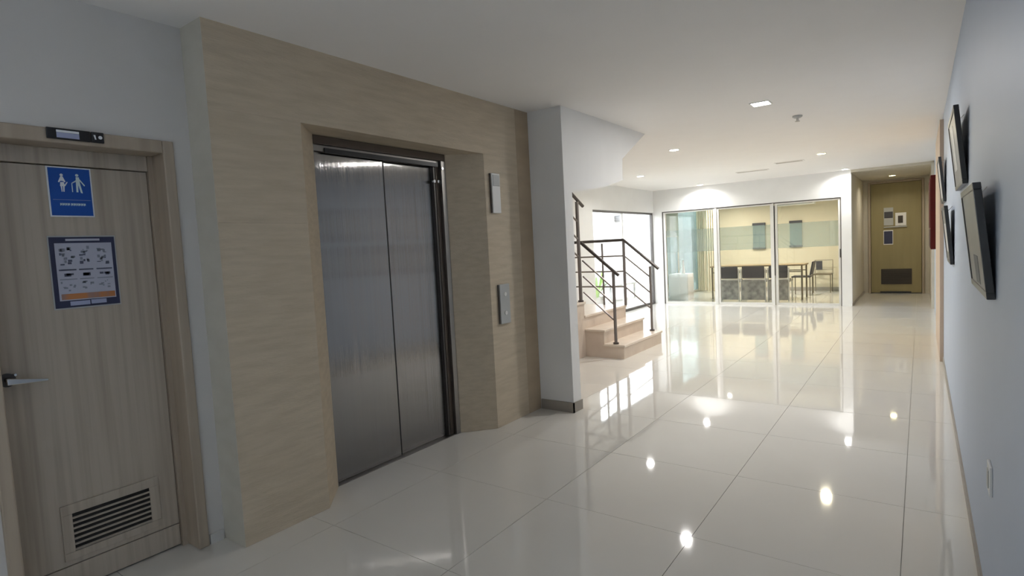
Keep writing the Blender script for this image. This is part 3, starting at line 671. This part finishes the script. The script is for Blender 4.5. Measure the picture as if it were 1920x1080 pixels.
cb = thing('white_cabinet', (-4.63, 13.2, 0), 'plain white low cabinet in the left corner behind glass', 'cabinet')
box(-4.86, -4.40, 13.0, 13.42, 0.0, 0.62).build('body', 'white_plastic', cb, bevel=0.005)
box(-4.85, -4.41, 12.985, 13.0, 0.03, 0.60).build('door', 'white_plastic', cb, bevel=0.004)
bt = thing('white_bottle', (-4.56, 13.15, 0.62), 'small white bottle standing on the white cabinet', 'bottle')
MB().lathe([(0.045, 0), (0.05, 0.02), (0.05, 0.10), (0.03, 0.16), (0.028, 0.28)], (-4.56, 13.15, 0.62), 16).build('body', 'white_plastic', bt, smooth=True)
MB().lathe([(0.03, 0.28), (0.03, 0.32)], (-4.56, 13.15, 0.62), 16).build('cap', 'white_plastic', bt, smooth=True)
def curtain(x0_, x1_, y, label):
    n = 40; mb = MB()
    for k in range(n+1):
        t = k/n; x = x0_+(x1_-x0_)*t; yy = y + 0.03*math.sin(t*math.pi*2*4)
        for z in (0.04, 2.30):
            mb.v += [(x, yy-0.004, z), (x, yy+0.004, z)]
    for k in range(n):
        i = 4*k; j = i+4
        mb.f += [(i, j, j+2, i+2), (i+1, i+3, j+3, j+1), (i+2, j+2, j+3, i+3), (i, i+1, j+1, j)]
    mb.f += [(0, 2, 3, 1), (4*n, 4*n+1, 4*n+3, 4*n+2)]
    c = thing('curtain', ((x0_+x1_)/2, y, 0.04), label, 'curtain', 'curtains of the meeting room')
    mb.build('fabric', 'curtain', c, smooth=True)
    MB().tube([(x0_-0.03, y, 2.31), (x1_+0.03, y, 2.31)], 0.012, 10).build('rod', 'alu', c, smooth=True)
curtain(-4.90, -4.70, 15.30, 'pale gathered curtain farther left, beside the garden window')
curtain(-4.55, -4.33, 14.95, 'pale gathered curtain next to the left glass mullion')

# ------------------------------------------------------------------ patio outside
struct('exterior_ground', box(-12, -5.05, 3.0, 24, -0.15, -0.02), 'patio', 'sunlit pale patio paving outside the window', 'ground')
struct('exterior_garden_wall', MB().box(-8.2, -8.0, 3.0, 24, -0.02, 2.6).box(-8.0, -4.0, 22.0, 22.2, -0.02, 2.6), 'garden_wall', 'white garden wall around the patio', 'wall')
wlp = thing('exterior_wall_lamp', (-7.9, 16.85, 2.1), 'small grey lamp on the white garden wall', 'lamp')
box(-8.0, -7.96, 16.80, 16.92, 2.12, 2.32).build('bracket', 'lamp_grey', wlp, bevel=0.005)
box(-7.96, -7.78, 16.74, 16.98, 2.10, 2.36).build('shade', 'lamp_grey', wlp, bevel=0.02)
def leafy(name, o, n, L, label, m, pot=True, spread=0.9):
    t = thing(name, o, label, 'plant')
    if pot: MB().lathe([(0.13, 0), (0.18, 0.26), (0.17, 0.26), (0.15, 0.20)], o, 18).build('pot', 'pot', t, smooth=True)
    zb = o[2] + (0.22 if pot else 0.0)
    for k in range(n):
        a = 2*math.pi*k/n + random.uniform(-.3, .3); l = L*random.uniform(0.7, 1.1); sp = spread*random.uniform(0.5, 1.1)
        pts = []
        for i in range(6):
            s = i/5; r = l*sp*s*0.7; z = zb + l*(s*1.1 - 0.55*sp*s*s); w = 0.035*L*math.sin(math.pi*(0.15+0.85*(1-s)))+0.002
            pts.append((Vector((o[0]+r*math.cos(a), o[1]+r*math.sin(a), z)), w))
        side = Vector((-math.sin(a), math.cos(a), 0)); mb = MB()
        for p, w in pts: mb.v += [tuple(p-side*w), tuple(p+side*w), tuple(p+Vector((0, 0, -0.006)))]
        for i in range(5):
            b = 3*i; mb.f += [(b, b+1, b+4, b+3), (b+1, b+2, b+5, b+4), (b+2, b, b+3, b+5)]
        mb.f += [(0, 2, 1), (15, 16, 17)]
        mb.build('leaf', m, t, smooth=True)
leafy('exterior_potted_plant', (-5.85, 11.25, -0.02), 16, 0.75, 'bright green potted plant outside the tall window', 'plant_green')
leafy('exterior_shrub', (-5.6, 15.1, -0.02), 22, 0.7, 'dark green shrub outside the meeting room window', 'shrub_green', False, 1.0)
leafy('exterior_shrub', (-5.55, 16.4, -0.02), 22, 0.6, 'second dark green shrub farther outside the meeting room', 'shrub_green', False, 1.0)
bn = thing('exterior_bench', (-6.2, 13.0, -0.02), 'low grey bench on the patio outside the window', 'bench')
box(-6.4, -6.0, 12.2, 13.8, 0.36, 0.40).build('seat', 'grey_plastic', bn, bevel=0.005)
for y in (12.3, 13.7):
    for x in (-6.36, -6.04): box(x-0.02, x+0.02, y-0.02, y+0.02, -0.02, 0.36).build('leg', 'grey_plastic', bn)
